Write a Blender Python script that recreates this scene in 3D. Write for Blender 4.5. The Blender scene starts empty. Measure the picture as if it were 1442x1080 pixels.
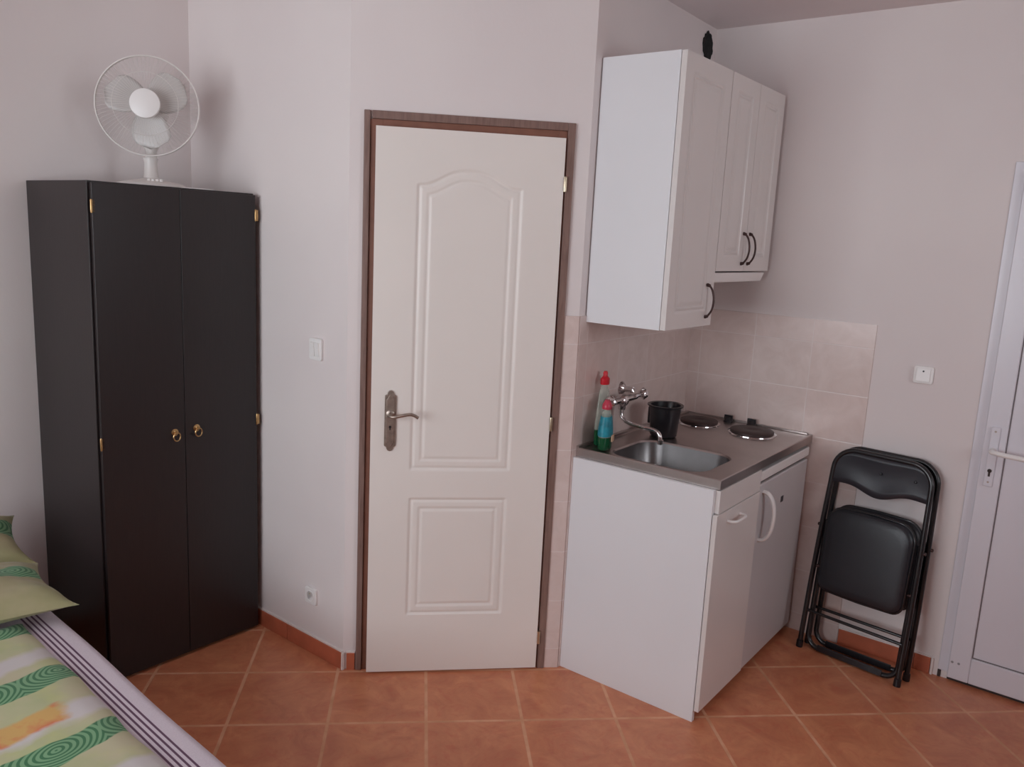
import bpy, bmesh, math, random
import numpy as np
from mathutils import Vector, Matrix, noise as mnoise
random.seed(7)
S = bpy.context.scene
COL = S.collection
PI = math.pi

# ---------------------------------------------------------------- calibrated layout
F_PX = 1144.9
PITCH, ROLL, YAW, CAM_H = -0.1792, 0.0498, -0.1147, 1.6569
TILE, GX, GY = 0.333, 0.0552, 2.5529
D = 2.9076
TH = 0.8072            # recess / right-hand wall direction
TW = 0.7926            # wardrobe direction
A = Vector((math.cos(TH), math.sin(TH), 0)); B = Vector((math.sin(TH), -math.cos(TH), 0))
A2 = Vector((math.cos(TW), math.sin(TW), 0)); B2 = Vector((math.sin(TW), -math.cos(TW), 0))
K = Vector((0.56051, 2.93155, 0))
W = Vector((1.23825, 3.63947, 0))
XR = Vector((0.56895, D, 0))
S0 = Vector((-0.26053, D, 0))
Q = Vector((-1.07035, 2.80424, 0))
CH = 2.582
CAB = S0 - B2 * 0.995
UP = Vector((0, 0, 1))

# ---------------------------------------------------------------- materials
def lin(c):
    c = c / 255.0
    return c / 12.92 if c <= 0.04045 else ((c + 0.055) / 1.055) ** 2.4
def rgb(r, g, b): return (lin(r), lin(g), lin(b), 1)

class NT:
    def __init__(s, name):
        s.m = bpy.data.materials.new(name); s.m.use_nodes = True
        s.t = s.m.node_tree; s.bsdf = s.t.nodes['Principled BSDF']; s.out = s.t.nodes['Material Output']
    def n(s, kind, **kw):
        x = s.t.nodes.new(kind)
        for k, v in kw.items():
            if hasattr(x, k): setattr(x, k, v)
            else: x.inputs[k].default_value = v
        return x
    def l(s, a, b): s.t.links.new(a, b)
    def math(s, op, a, b=None, c=None):
        x = s.t.nodes.new('ShaderNodeMath'); x.operation = op
        for i, v in enumerate((a, b, c)):
            if v is None: continue
            if isinstance(v, (int, float)): x.inputs[i].default_value = v
            else: s.l(v, x.inputs[i])
        return x.outputs[0]
    def mix(s, f, a, b):
        x = s.t.nodes.new('ShaderNodeMix'); x.data_type = 'RGBA'
        for i, v in ((0, f), (6, a), (7, b)):
            if isinstance(v, (int, float, tuple)): x.inputs[i].default_value = v
            else: s.l(v, x.inputs[i])
        return x.outputs[2]
    def coord(s):
        return s.n('ShaderNodeTexCoord').outputs['Object']
    def noise(s, scale, detail=3, rough=0.5, vec=None, dist=0.0):
        x = s.n('ShaderNodeTexNoise'); x.inputs['Scale'].default_value = scale
        x.inputs['Detail'].default_value = detail; x.inputs['Roughness'].default_value = rough
        x.inputs['Distortion'].default_value = dist
        s.l(vec if vec is not None else s.coord(), x.inputs['Vector'])
        return x.outputs['Fac']
    def ramp(s, f, lo, hi):
        x = s.n('ShaderNodeMapRange'); x.clamp = True
        x.inputs[1].default_value = lo; x.inputs[2].default_value = hi
        s.l(f, x.inputs[0]); return x.outputs[0]
    def bump(s, h, strength=0.2, dist=0.002):
        x = s.n('ShaderNodeBump'); x.inputs['Strength'].default_value = strength
        x.inputs['Distance'].default_value = dist
        s.l(h, x.inputs['Height']); s.l(x.outputs[0], s.bsdf.inputs['Normal'])
    def setc(s, c):
        if isinstance(c, tuple): s.bsdf.inputs['Base Color'].default_value = c
        else: s.l(c, s.bsdf.inputs['Base Color'])

def simple(name, c, rough=0.5, metal=0.0, var=0.06, scale=6, bump=0.0, bscale=120, spec=0.5, coat=0.0):
    m = NT(name)
    dark = tuple(x * (1 - var) for x in c[:3]) + (1,)
    lite = tuple(min(1, x * (1 + var)) for x in c[:3]) + (1,)
    f = m.noise(scale, 4)
    m.setc(m.mix(m.ramp(f, 0.3, 0.7), dark, lite))
    m.bsdf.inputs['Roughness'].default_value = rough
    m.bsdf.inputs['Metallic'].default_value = metal
    m.bsdf.inputs['Specular IOR Level'].default_value = spec
    m.bsdf.inputs['Coat Weight'].default_value = coat
    if bump: m.bump(m.noise(bscale, 3), bump, 0.001)
    return m.m

def mat_wall(name, c1, c2):
    m = NT(name)
    f = m.ramp(m.noise(1.4, 3), 0.35, 0.65)
    col = m.mix(f, c1, c2)
    m.setc(col); m.bsdf.inputs['Roughness'].default_value = 0.62
    m.bump(m.noise(45, 5, 0.6), 0.12, 0.004)
    return m.m
M_WALL = mat_wall('painted_plaster', rgb(225, 215, 214), rgb(230, 221, 219))
M_CEIL = mat_wall('ceiling_paint', rgb(222, 210, 210), rgb(228, 217, 216))

def mat_floor():
    m = NT('terracotta_floor_tiles')
    v = m.coord(); sp = m.n('ShaderNodeSeparateXYZ'); m.l(v, sp.inputs[0])
    u = m.math('DIVIDE', m.math('SUBTRACT', sp.outputs[0], GX), TILE)
    w = m.math('DIVIDE', m.math('SUBTRACT', sp.outputs[1], GY), TILE)
    du = m.math('ABSOLUTE', m.math('SUBTRACT', m.math('FRACT', m.math('ADD', u, 0.5)), 0.5))
    dv = m.math('ABSOLUTE', m.math('SUBTRACT', m.math('FRACT', m.math('ADD', w, 0.5)), 0.5))
    d = m.math('MINIMUM', du, dv)
    jog = m.math('MULTIPLY', m.math('SUBTRACT', m.noise(60, 2), 0.5), 0.006)
    g = m.ramp(m.math('ADD', d, jog), 0.013, 0.021)        # 0 in joint
    cell = m.n('ShaderNodeCombineXYZ'); m.l(m.math('FLOOR', u), cell.inputs[0]); m.l(m.math('FLOOR', w), cell.inputs[1])
    wn = m.n('ShaderNodeTexWhiteNoise'); m.l(cell.outputs[0], wn.inputs[0])
    off = m.n('ShaderNodeVectorMath'); off.operation = 'MULTIPLY_ADD'
    m.l(wn.outputs['Color'], off.inputs[0]); off.inputs[1].default_value = (9, 9, 9); m.l(v, off.inputs[2])
    n1 = m.ramp(m.noise(7, 5, 0.62, off.outputs[0], 1.2), 0.32, 0.7)
    n2 = m.ramp(m.noise(16, 4, 0.6, off.outputs[0], 2.0), 0.5, 0.75)
    c = m.mix(n1, rgb(192, 116, 84), rgb(218, 146, 106))
    c = m.mix(m.math('MULTIPLY', n2, 0.5), c, rgb(196, 96, 72))
    edge = m.ramp(d, 0.02, 0.10)
    c = m.mix(m.math('MULTIPLY', m.math('SUBTRACT', 1.0, edge), 0.22), c, rgb(222, 140, 104))
    c = m.mix(g, m.mix(m.ramp(m.noise(12, 3), .35, .65), rgb(208, 150, 114), rgb(226, 170, 136)), c)
    m.setc(c)
    r = m.math('ADD', m.math('MULTIPLY', m.math('SUBTRACT', 1.0, g), 0.4), 0.36)
    m.l(r, m.bsdf.inputs['Roughness'])
    m.bump(m.math('ADD', g, m.math('MULTIPLY', n1, 0.15)), 0.35, 0.0015)
    return m.m
M_FLOOR = mat_floor()

def mat_walltile():
    m = NT('marbled_wall_tiles')
    v = m.coord(); sp = m.n('ShaderNodeSeparateXYZ'); m.l(v, sp.inputs[0])
    TWd, THt = 0.25, 0.20
    row = m.math('FLOOR', m.math('DIVIDE', m.math('SUBTRACT', sp.outputs[2], 0.08), THt))
    wv = m.math('FRACT', m.math('DIVIDE', m.math('SUBTRACT', sp.outputs[2], 0.08), THt))
    u0 = m.math('DIVIDE', m.math('ADD', sp.outputs[0], 10.0 * TWd + 0.19), TWd)
    fu = m.math('FRACT', u0)
    dv = m.math('MULTIPLY', m.math('MINIMUM', wv, m.math('SUBTRACT', 1.0, wv)), THt)
    du = m.math('MULTIPLY', m.math('MINIMUM', fu, m.math('SUBTRACT', 1.0, fu)), TWd)
    d = m.math('MINIMUM', du, dv)
    g = m.ramp(d, 0.0012, 0.0026)
    cell = m.n('ShaderNodeCombineXYZ'); m.l(m.math('FLOOR', u0), cell.inputs[0]); m.l(row, cell.inputs[1])
    wn = m.n('ShaderNodeTexWhiteNoise'); m.l(cell.outputs[0], wn.inputs[0])
    off = m.n('ShaderNodeVectorMath'); off.operation = 'MULTIPLY_ADD'
    m.l(wn.outputs['Color'], off.inputs[0]); off.inputs[1].default_value = (9, 9, 9); m.l(v, off.inputs[2])
    n = m.ramp(m.noise(9, 5, 0.6, off.outputs[0], 1.5), 0.35, 0.7)
    c = m.mix(n, rgb(214, 196, 190), rgb(224, 208, 203))
    c = m.mix(m.math('MULTIPLY', wn.outputs['Value'], 0.35), c, rgb(224, 196, 188))
    c = m.mix(g, rgb(228, 214, 210), c)
    m.setc(c); m.bsdf.inputs['Roughness'].default_value = 0.22
    m.bump(g, 0.3, 0.001)
    return m.m
M_TILE = mat_walltile()

M_SKIRT = simple('terracotta_skirting', rgb(188, 104, 76), 0.4, var=0.12, scale=14)
M_GROUT = simple('white_grout', rgb(232, 222, 218), 0.7)
M_DOOR = simple('cream_lacquer', rgb(234, 226, 220), 0.42, var=0.015, scale=3, bump=0.05, bscale=90)
M_FRAME = NT('brown_wood_foil')
def _wood():
    m = M_FRAME
    v = m.coord(); mp = m.n('ShaderNodeMapping'); mp.inputs['Scale'].default_value = (14, 14, 1.2); m.l(v, mp.inputs[0])
    f = m.ramp(m.noise(6, 5, 0.6, mp.outputs[0], 0.6), 0.3, 0.7)
    m.setc(m.mix(f, rgb(118, 92, 84), rgb(144, 117, 108))); m.bsdf.inputs['Roughness'].default_value = 0.35
_wood(); M_FRAME = M_FRAME.m
M_FRAME_IN = simple('red_brown_rebate', rgb(134, 88, 72), 0.45, var=0.1, scale=20)
M_SEAL = simple('dark_seal_and_fill', rgb(60, 48, 46), 0.7)  # rubber seals, also dark fill for the doorway backing and fridge gap
M_WHITE = simple('white_melamine', rgb(231, 231, 234), 0.34, var=0.012, scale=3)
M_FOIL = simple('white_foil_front', rgb(224, 218, 215), 0.30, var=0.015, scale=3)
M_FRIDGE = simple('fridge_enamel', rgb(206, 202, 203), 0.28, var=0.015, scale=4)
M_PLAST = simple('white_plastic', rgb(236, 232, 230), 0.35, var=0.01)
M_FANP = simple('fan_white_plastic', rgb(222, 216, 212), 0.4, var=0.01)
M_FANB = simple('fan_blade_plastic', rgb(200, 195, 192), 0.35, var=0.01)
M_PVC = simple('white_pvc', rgb(222, 219, 226), 0.3, var=0.012, scale=3)
M_STEEL = simple('brushed_steel', rgb(186, 176, 173), 0.32, 1.0, var=0.06, scale=9, bump=0.04, bscale=200)
M_BOWL = simple('dull_bowl_steel', rgb(140, 136, 136), 0.36, 1.0, var=0.08, scale=12)
M_CHROME = simple('chrome', rgb(222, 218, 218), 0.10, 1.0, var=0.01)
M_NICKEL = simple('aged_nickel', rgb(172, 158, 148), 0.42, 1.0, var=0.18, scale=60, bump=0.2, bscale=300)
M_HINGE = simple('plated_hinge', rgb(205, 190, 165), 0.3, 1.0, var=0.05)
M_BRASS = simple('antique_brass', rgb(196, 160, 112), 0.32, 1.0, var=0.15, scale=60)
M_IRON = simple('antique_iron', rgb(84, 66, 64), 0.4, 0.8, var=0.15, scale=80)
M_PLATE = simple('cast_iron_plate', rgb(74, 60, 58), 0.5, 0.5, var=0.15, scale=40, bump=0.2, bscale=200)
M_BLACKP = simple('black_plastic', rgb(30, 27, 31), 0.3, var=0.1)
M_HOLE = simple('dark_hole_shade', rgb(30, 30, 30), 0.95, var=0.5, scale=50, bump=0.8, bscale=60)  # plain dark colour standing in for the shade inside the vent hole
M_FRAMEBLK = simple('black_painted_tube', rgb(26, 24, 27), 0.28, 0.0, var=0.1, coat=0.3)
M_VINYL = simple('black_vinyl', rgb(34, 35, 41), 0.38, var=0.08, bump=0.25, bscale=260)
M_BACKP = simple('black_back_plate', rgb(44, 44, 51), 0.28, var=0.08)
M_RED = simple('red_plastic_cap', rgb(206, 34, 48), 0.35, var=0.03)
M_PINK = simple('pink_red_cap', rgb(196, 58, 80), 0.35, var=0.03)
M_TEAL = simple('teal_label', rgb(28, 132, 150), 0.45, var=0.35, scale=50)
M_TAN = simple('tan_sticker', rgb(214, 176, 146), 0.5, var=0.1, scale=60)
M_GREYL = simple('grey_logo', rgb(70, 68, 74), 0.4)
M_GLASS = None

def mat_black_wood(name, c, c2, rough=0.3):
    m = NT(name)
    v = m.coord(); mp = m.n('ShaderNodeMapping'); mp.inputs['Scale'].default_value = (30, 30, 2.0); m.l(v, mp.inputs[0])
    f = m.ramp(m.noise(5, 6, 0.65, mp.outputs[0], 0.8), 0.3, 0.72)
    m.setc(m.mix(f, c, c2)); m.bsdf.inputs['Roughness'].default_value = rough
    m.bump(f, 0.12, 0.0006)
    return m.m
M_WARD = mat_black_wood('black_brown_veneer', rgb(31, 24, 25), rgb(39, 31, 31), 0.36)
M_WARDE = mat_black_wood('black_brown_edge', rgb(46, 36, 34), rgb(60, 48, 44), 0.4)

def mat_liquid(name, c, rough=0.12, alpha=1.0):
    m = NT(name); m.setc(m.mix(m.ramp(m.noise(20, 2), 0.3, 0.7), c, tuple(x * .8 for x in c[:3]) + (1,)))
    m.bsdf.inputs['Roughness'].default_value = rough
    m.bsdf.inputs['Alpha'].default_value = alpha
    return m.m
M_CLEAR = mat_liquid('clear_bottle_plastic', rgb(206, 214, 200), 0.12, 0.42)
M_GREENL = mat_liquid('green_dish_liquid', rgb(22, 84, 52), 0.15, 0.97)

def mat_pane():
    m = NT('window_pane_glass')
    tr = m.n('ShaderNodeBsdfTransparent'); gl = m.n('ShaderNodeBsdfGlossy'); gl.inputs['Roughness'].default_value = 0.02
    fr = m.n('ShaderNodeFresnel'); fr.inputs[0].default_value = 1.45
    mx = m.n('ShaderNodeMixShader'); m.l(fr.outputs[0], mx.inputs[0]); m.l(tr.outputs[0], mx.inputs[1]); m.l(gl.outputs[0], mx.inputs[2])
    m.l(mx.outputs[0], m.out.inputs['Surface'])
    return m.m
M_PANE = mat_pane()

def mat_duvet(pil=False):
    """cream cloth with green scrolled bands, white washes and orange patches; x across, y along the bed"""
    m = NT('patterned_pillow_linen' if pil else 'patterned_bed_linen')
    v = m.coord(); sp = m.n('ShaderNodeSeparateXYZ'); m.l(v, sp.inputs[0])
    x, y = sp.outputs[0], sp.outputs[1]
    warp = m.math('MULTIPLY', m.math('SINE', m.math('MULTIPLY', x, 15.0)), 0.014)
    warp2 = m.math('MULTIPLY', m.math('SUBTRACT', m.noise(4, 2), 0.5), 0.05)
    slope = m.math('MULTIPLY', x, -0.16)
    yy = m.math('ADD', m.math('ADD', y, slope), m.math('ADD', warp, warp2))
    P = 0.325
    ph = m.math('ADD', m.math('DIVIDE', yy, P), 0.93 + 3)      # bands at 0.02,0.345,0.67
    fr = m.math('SUBTRACT', m.math('FRACT', m.math('ADD', ph, 0.0)), 0.0)
    db = m.math('ABSOLUTE', m.math('SUBTRACT', fr, 0.0))
    db = m.math('MINIMUM', fr, m.math('SUBTRACT', 1.0, fr))   # 0 at band centre, .5 between
    wid = m.math('ADD', 0.125, m.math('MULTIPLY', m.math('SUBTRACT', m.noise(7, 2), 0.5), 0.16))
    band = m.math('SUBTRACT', 1.0, m.ramp(m.math('SUBTRACT', db, wid), 0.0, 0.012))
    # concentric scrolls
    k = m.math('FRACT', m.math('ADD', m.math('DIVIDE', x, 0.21), m.math('MULTIPLY', m.math('FLOOR', m.math('ADD', ph, 0.5)), 0.37)))
    cx = m.math('MULTIPLY', m.math('SUBTRACT', k, 0.5), 0.21)
    sy = m.math('SUBTRACT', fr, m.math('ROUND', fr))
    cy = m.math('ADD', m.math('MULTIPLY', sy, P), 0.012)
    rr = m.math('SQRT', m.math('ADD', m.math('MULTIPLY', cx, cx), m.math('MULTIPLY', m.math('MULTIPLY', cy, cy), 2.2)))
    ring = m.math('SINE', m.math('MULTIPLY', m.math('ADD', rr, m.math('MULTIPLY', m.noise(10, 1), 0.006)), 2 * PI / 0.0155))
    ring = m.ramp(ring, -0.1, 0.35)
    green = m.mix(ring, rgb(118, 164, 120), rgb(52, 114, 70))
    base = m.mix(m.ramp(m.noise(5, 3, 0.6), 0.4, 0.62), rgb(196, 188, 154), rgb(180, 184, 138))
    base = m.mix(m.math('MULTIPLY', m.ramp(m.noise(11, 3), 0.52, 0.66), 0.45), base, rgb(196, 198, 130))
    d5 = m.math('ABSOLUTE', m.math('SUBTRACT', fr, 0.62))
    white = m.math('SUBTRACT', 1.0, m.ramp(m.math('ADD', d5, m.math('MULTIPLY', m.math('SUBTRACT', m.noise(9, 3), 0.5), 0.3)), 0.07, 0.15))
    base = m.mix(m.math('MULTIPLY', white, 0.85), base, rgb(208, 200, 204))
    # one orange patch per few bands
    ox = m.math('SUBTRACT', m.math('FRACT', m.math('DIVIDE', m.math('SUBTRACT', x, 0.045), 0.48)), 0.5)
    oy = m.math('SUBTRACT', m.math('FRACT', m.math('DIVIDE', m.math('SUBTRACT', yy, 0.20), 0.65)), 0.5)
    od = m.math('MAXIMUM', m.math('ABSOLUTE', m.math('MULTIPLY', ox, 0.48)), m.math('MULTIPLY', m.math('ABSOLUTE', m.math('MULTIPLY', oy, 0.65)), 2.2))
    om = m.math('SUBTRACT', 1.0, m.ramp(m.math('ADD', od, m.math('MULTIPLY', m.math('SUBTRACT', m.noise(22, 3), 0.5), 0.06)), 0.07, 0.10))
    oc = m.mix(m.ramp(m.noise(16, 3), 0.42, 0.6), rgb(212, 168, 96), rgb(214, 122, 78))
    if pil: base, om = m.mix(m.ramp(m.noise(6, 3, 0.6), 0.4, 0.62), rgb(168, 158, 124), rgb(152, 148, 108)), 0.0
    c = m.mix(om, base, oc)
    c = m.mix(band, c, green)
    m.setc(c); m.bsdf.inputs['Roughness'].default_value = 0.85
    m.bsdf.inputs['Sheen Weight'].default_value = 0.15
    m.bump(m.noise(400, 2), 0.15, 0.0006)
    return m.m
M_DUVET = mat_duvet()
M_PILLOW = mat_duvet(True)

def mat_sheet():
    m = NT('striped_lilac_sheet')
    v = m.coord(); sp = m.n('ShaderNodeSeparateXYZ'); m.l(v, sp.inputs[0]); x = sp.outputs[0]
    P = 0.0135
    f = m.math('FRACT', m.math('DIVIDE', m.math('SUBTRACT', x, 0.047), P))
    st = m.math('SUBTRACT', 1.0, m.ramp(m.math('ABSOLUTE', m.math('SUBTRACT', f, 0.5)), 0.17, 0.24))
    ing = m.math('MULTIPLY', m.math('GREATER_THAN', x, 0.047), m.math('LESS_THAN', x, 0.047 + 4 * P))
    fine = m.ramp(m.noise(300, 1), 0.3, 0.7)
    c = m.mix(fine, rgb(206, 192, 202), rgb(214, 202, 210))
    c = m.mix(m.math('MULTIPLY', st, ing), c, rgb(96, 66, 88))
    m.setc(c); m.bsdf.inputs['Roughness'].default_value = 0.8
    return m.m
M_SHEET = mat_sheet()
M_BEDBASE = simple('bed_base_wood', rgb(110, 84, 66), 0.5, var=0.15)

# ---------------------------------------------------------------- mesh builder
def frame(o, ang): return Matrix.Translation(o) @ Matrix.Rotation(ang, 4, 'Z')

class MB:
    def __init__(s, M=None): s.v = []; s.f = []; s.M = M or Matrix()
    def add(s, vs, fs, M=None):
        k = len(s.v); T = s.M @ M if M is not None else s.M
        s.v += [T @ Vector(p) for p in vs]; s.f += [tuple(i + k for i in f) for f in fs]; return s
    def box(s, x0, x1, y0, y1, z0, z1, M=None):
        x0, x1 = sorted((x0, x1)); y0, y1 = sorted((y0, y1)); z0, z1 = sorted((z0, z1))
        v = [(x0,y0,z0),(x1,y0,z0),(x1,y1,z0),(x0,y1,z0),(x0,y0,z1),(x1,y0,z1),(x1,y1,z1),(x0,y1,z1)]
        s.add(v, [(0,3,2,1),(4,5,6,7),(0,1,5,4),(1,2,6,5),(2,3,7,6),(3,0,4,7)], M)
        return s
    def rings(s, rings, closed=True, cap=True, M=None):
        n = len(rings[0]); vs = [p for r in rings for p in r]; fs = []
        for i in range(len(rings) - 1):
            for j in range(n if closed else n - 1):
                a = i*n+j; b = i*n+(j+1) % n
                fs.append((a, b, b+n, a+n))
        if cap and closed:
            fs.append(tuple(reversed(range(n)))); fs.append(tuple(range((len(rings)-1)*n, len(rings)*n)))
        s.add(vs, fs, M); return s
    def lathe(s, prof, M=None, n=28, sx=1.0, sy=1.0):
        """prof: (r, z) bottom to top"""
        R = [[(r*sx*math.cos(2*PI*j/n), r*sy*math.sin(2*PI*j/n), z) for j in range(n)] for r, z in prof]
        return s.rings(R, M=M)
    def tube(s, pts, r, n=10, closed=False, M=None):
        pts = [Vector(p) for p in pts]; N = len(pts)
        rr = r if isinstance(r, (list, tuple)) else [r]*N
        ts = []
        for i in range(N):
            if closed: t = pts[(i+1) % N]-pts[i-1]
            else: t = pts[min(i+1, N-1)]-pts[max(i-1, 0)]
            ts.append(t.normalized())
        u = ts[0].cross(Vector((0,0,1)))
        if u.length < 1e-3: u = ts[0].cross(Vector((1,0,0)))
        u.normalize(); R = []
        for i in range(N):
            u = (u - ts[i]*u.dot(ts[i])).normalized(); w = ts[i].cross(u)
            R.append([tuple(pts[i] + (u*math.cos(2*PI*j/n) + w*math.sin(2*PI*j/n))*rr[i]) for j in range(n)])
        if closed: R.append(R[0])
        return s.rings(R, cap=not closed, M=M)
    def sphere(s, c, r, M=None, n=16, sc=(1,1,1)):
        R = []
        for i in range(1, n//2):
            a = PI*i/(n//2)
            R.append([(c[0]+r*sc[0]*math.sin(a)*math.cos(2*PI*j/n), c[1]+r*sc[1]*math.sin(a)*math.sin(2*PI*j/n), c[2]-r*sc[2]*math.cos(a)) for j in range(n)])
        return s.rings(R, M=M)
    def prism(s, poly, y0, y1, M=None):
        """poly in (x,z), extruded along y"""
        R = [[(x, y0, z) for x, z in poly], [(x, y1, z) for x, z in poly]]
        return s.rings(R, M=M)
    def prismz(s, poly, z0, z1, M=None):
        R = [[(x, y, z0) for x, y in poly], [(x, y, z1) for x, y in poly]]
        return s.rings(R, M=M)
    def build(s, name, mat, parent=None, smooth=False, bevel=0.0, kind=None, label=None, seg=2, subsurf=0):
        me = bpy.data.meshes.new(name)
        inv = PINV.get(parent.name, Matrix()) if parent is not None else OWN.pop('m', Matrix()).inverted() if 'm' in OWN else Matrix()
        me.from_pydata([tuple(inv @ p) for p in s.v], [], s.f); me.update()
        bm = bmesh.new(); bm.from_mesh(me); bmesh.ops.recalc_face_normals(bm, faces=bm.faces[:]); bm.to_mesh(me); bm.free()
        o = bpy.data.objects.new(name, me); COL.objects.link(o); me.materials.append(mat)
        if parent is not None: o.parent = parent; PINV[o.name] = inv
        if smooth:
            for p in me.polygons: p.use_smooth = True
        if bevel:
            b = o.modifiers.new('bevel', 'BEVEL'); b.width = bevel; b.segments = seg; b.limit_method = 'ANGLE'; b.angle_limit = 0.6
            for p in me.polygons: p.use_smooth = True
            e = o.modifiers.new('wn', 'WEIGHTED_NORMAL'); e.keep_sharp = False
        elif smooth:
            try: me.set_sharp_from_angle(angle=0.7)
            except Exception: pass
        if subsurf:
            q = o.modifiers.new('sub', 'SUBSURF'); q.levels = q.render_levels = subsurf
        if kind: o['kind'] = kind
        if label: o['label'] = label
        return o
PINV = {}; OWN = {}

def thing(name, label, cat, M, group=None, kind=None):
    o = bpy.data.objects.new(name, None); COL.objects.link(o); o.matrix_world = M
    o.empty_display_size = 0.05
    if kind: o['kind'] = kind
    if label: o['label'] = label
    if cat: o['category'] = cat
    if group: o['group'] = group
    PINV[o.name] = M.inverted()
    return o
def tag(o, label, cat, group=None):
    o['label'] = label; o['category'] = cat
    if group: o['group'] = group
    return o
def set_origin(o, M):
    """move a top-level mesh's origin to M without moving the mesh"""
    o.data.transform(M.inverted()); o.matrix_world = M

def arc(cx, cy, r, a0, a1, n=8):
    return [(cx+r*math.cos(a0+(a1-a0)*i/n), cy+r*math.sin(a0+(a1-a0)*i/n)) for i in range(n+1)]
def rrect(x0, x1, y0, y1, r, n=8):
    return arc(x1-r, y0+r, r, -PI/2, 0, n)+arc(x1-r, y1-r, r, 0, PI/2, n)+arc(x0+r, y1-r, r, PI/2, PI, n)+arc(x0+r, y0+r, r, PI, 1.5*PI, n)
def smoothpath(P, n=8):
    P = [Vector(p) for p in P]; out = []
    Q_ = [P[0]*2-P[1]]+P+[P[-1]*2-P[-2]]
    for i in range(1, len(Q_)-2):
        p0, p1, p2, p3 = Q_[i-1:i+3]
        for k in range(n):
            t = k/n
            out.append(0.5*((2*p1)+(p2-p0)*t+(2*p0-5*p1+4*p2-p3)*t*t+(3*p1-p0-3*p2+p3)*t**3))
    out.append(P[-1]); return out

def relief_board(mb, x0, x1, z0, z1, yf, yb, outlines, prof, step=0.005, M=None):
    """board facing -y (front at y=yf) whose face carries moulded outlines; prof: [(distance inside the outline, height)]"""
    nx = max(2, int(round((x1-x0)/step)))+1; nz = max(2, int(round((z1-z0)/step)))+1
    X, Zz = np.meshgrid(np.linspace(x0, x1, nx), np.linspace(z0, z1, nz))
    H = np.zeros_like(X)
    for poly in outlines:
        P = np.array(poly); best = np.full(X.shape, 9.0); ins = np.zeros(X.shape, bool)
        for i in range(len(P)):
            a = P[i]; b = P[(i+1) % len(P)]; d = b-a; L = d@d
            if L < 1e-12: continue
            t = np.clip(((X-a[0])*d[0]+(Zz-a[1])*d[1])/L, 0, 1)
            best = np.minimum(best, np.hypot(X-a[0]-t*d[0], Zz-a[1]-t*d[1]))
            if a[1] != b[1]:
                c = ((a[1] > Zz) != (b[1] > Zz)) & (X < (b[0]-a[0])*(Zz-a[1])/(b[1]-a[1])+a[0])
                ins ^= c
        sd = np.where(ins, best, -best)
        H += np.interp(sd, [p[0] for p in prof], [p[1] for p in prof])
    vs = [(float(X[j, i]), float(yf-H[j, i]), float(Zz[j, i])) for j in range(nz) for i in range(nx)]
    fs = [(j*nx+i, j*nx+i+1, (j+1)*nx+i+1, (j+1)*nx+i) for j in range(nz-1) for i in range(nx-1)]
    k = len(vs)
    per = [i for i in range(nx)]+[j*nx+nx-1 for j in range(1, nz)]+[(nz-1)*nx+i for i in range(nx-2, -1, -1)]+[j*nx for j in range(nz-2, 0, -1)]
    vs += [(vs[i][0], yb, vs[i][2]) for i in per]
    n = len(per)
    for q in range(n):
        a, b = per[q], per[(q+1) % n]
        fs.append((b, a, k+q, k+(q+1) % n))
    fs.append(tuple(k+q for q in range(n-1, -1, -1)))
    mb.add(vs, fs, M); return mb

# ================================================================ SETTING
ZT = CH
AL = -1.25     # left (window) wall position along A2
BB = 1.7      # back wall position along B2
LA = A2*AL + B2*CAB.dot(B2)
BL = A2*AL + B2*BB
ER = A*W.dot(A) + B*BB
def wall(name, p0, p1, mat=M_WALL, holes=(), t=0.12, z1=None, e0=0.0, e1=0.0):
    """wall from p0 to p1 (room on the right of travel), local x along wall, -y into the room"""
    d = (p1-p0); L = d.length; M = frame(p0, math.atan2(d.y, d.x)); z1 = z1 or ZT
    mb = MB(M)
    xs = sorted({-e0, L+e1} | {h[0] for h in holes} | {h[1] for h in holes})
    for i in range(len(xs)-1):
        a, b = xs[i], xs[i+1]; mid = (a+b)/2
        hs = sorted([(h[2], h[3]) for h in holes if h[0] < mid < h[1]])
        z = 0.0
        for h0, h1 in hs:
            if h0 > z: mb.box(a, b, 0, t, z, h0)
            z = h1
        if z < z1: mb.box(a, b, 0, t, z, z1)
    o = mb.build(name, mat, kind='structure'); set_origin(o, M); o['kind'] = 'structure'
    return M, L
# floor polygon & ceiling (outline a little beyond the wall faces)
poly = [LA-A2*.12-B2*.12, CAB-B2*.12+A2*.12, Vector((S0.x+.1, S0.y+.12, 0)), Vector((XR.x-.02, XR.y+.12, 0)), W-B*.12+A*.12, ER+A*.12+B*.12, BL-A2*.12+B2*.12]
o = MB().prismz([(p.x, p.y) for p in poly], -0.12, 0).build('floor', M_FLOOR, kind='structure')
o = MB().prismz([(p.x, p.y) for p in poly], CH, CH+0.12).build('ceiling', M_CEIL, kind='structure')

M_A, L_A = wall('wall_left', LA, CAB, e1=0.1)
M_B, L_B = wall('wall_middle_left', CAB, S0)
DX0, DX1 = -0.150, 0.455       # doorway in x
M_C, L_C = wall('wall_middle', S0, XR, holes=[(DX0-S0.x, DX1-S0.x, 0, 2.0)])
M_D, L_D = wall('wall_recess', XR, W, e1=0.1)
RQ0, RQ1 = 1.235, 2.10
M_E, L_E = wall('wall_right', W, ER, holes=[(RQ0, RQ1, 0, 1.985)])
LB = (BL-ER).length
wall('wall_back', ER, BL, holes=[(0.95, 1.95, 1.3, 2.4)])
LL_ = (LA-BL).length
wy0, wy1 = 2.2, 4.5            # window opening along the left wall (from the back corner)
M_L, _ = wall('wall_rear', BL, LA, holes=[(wy0, wy1, 0.85, 2.3)])
M_BK = frame(ER, math.atan2((BL-ER).y, (BL-ER).x))

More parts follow.
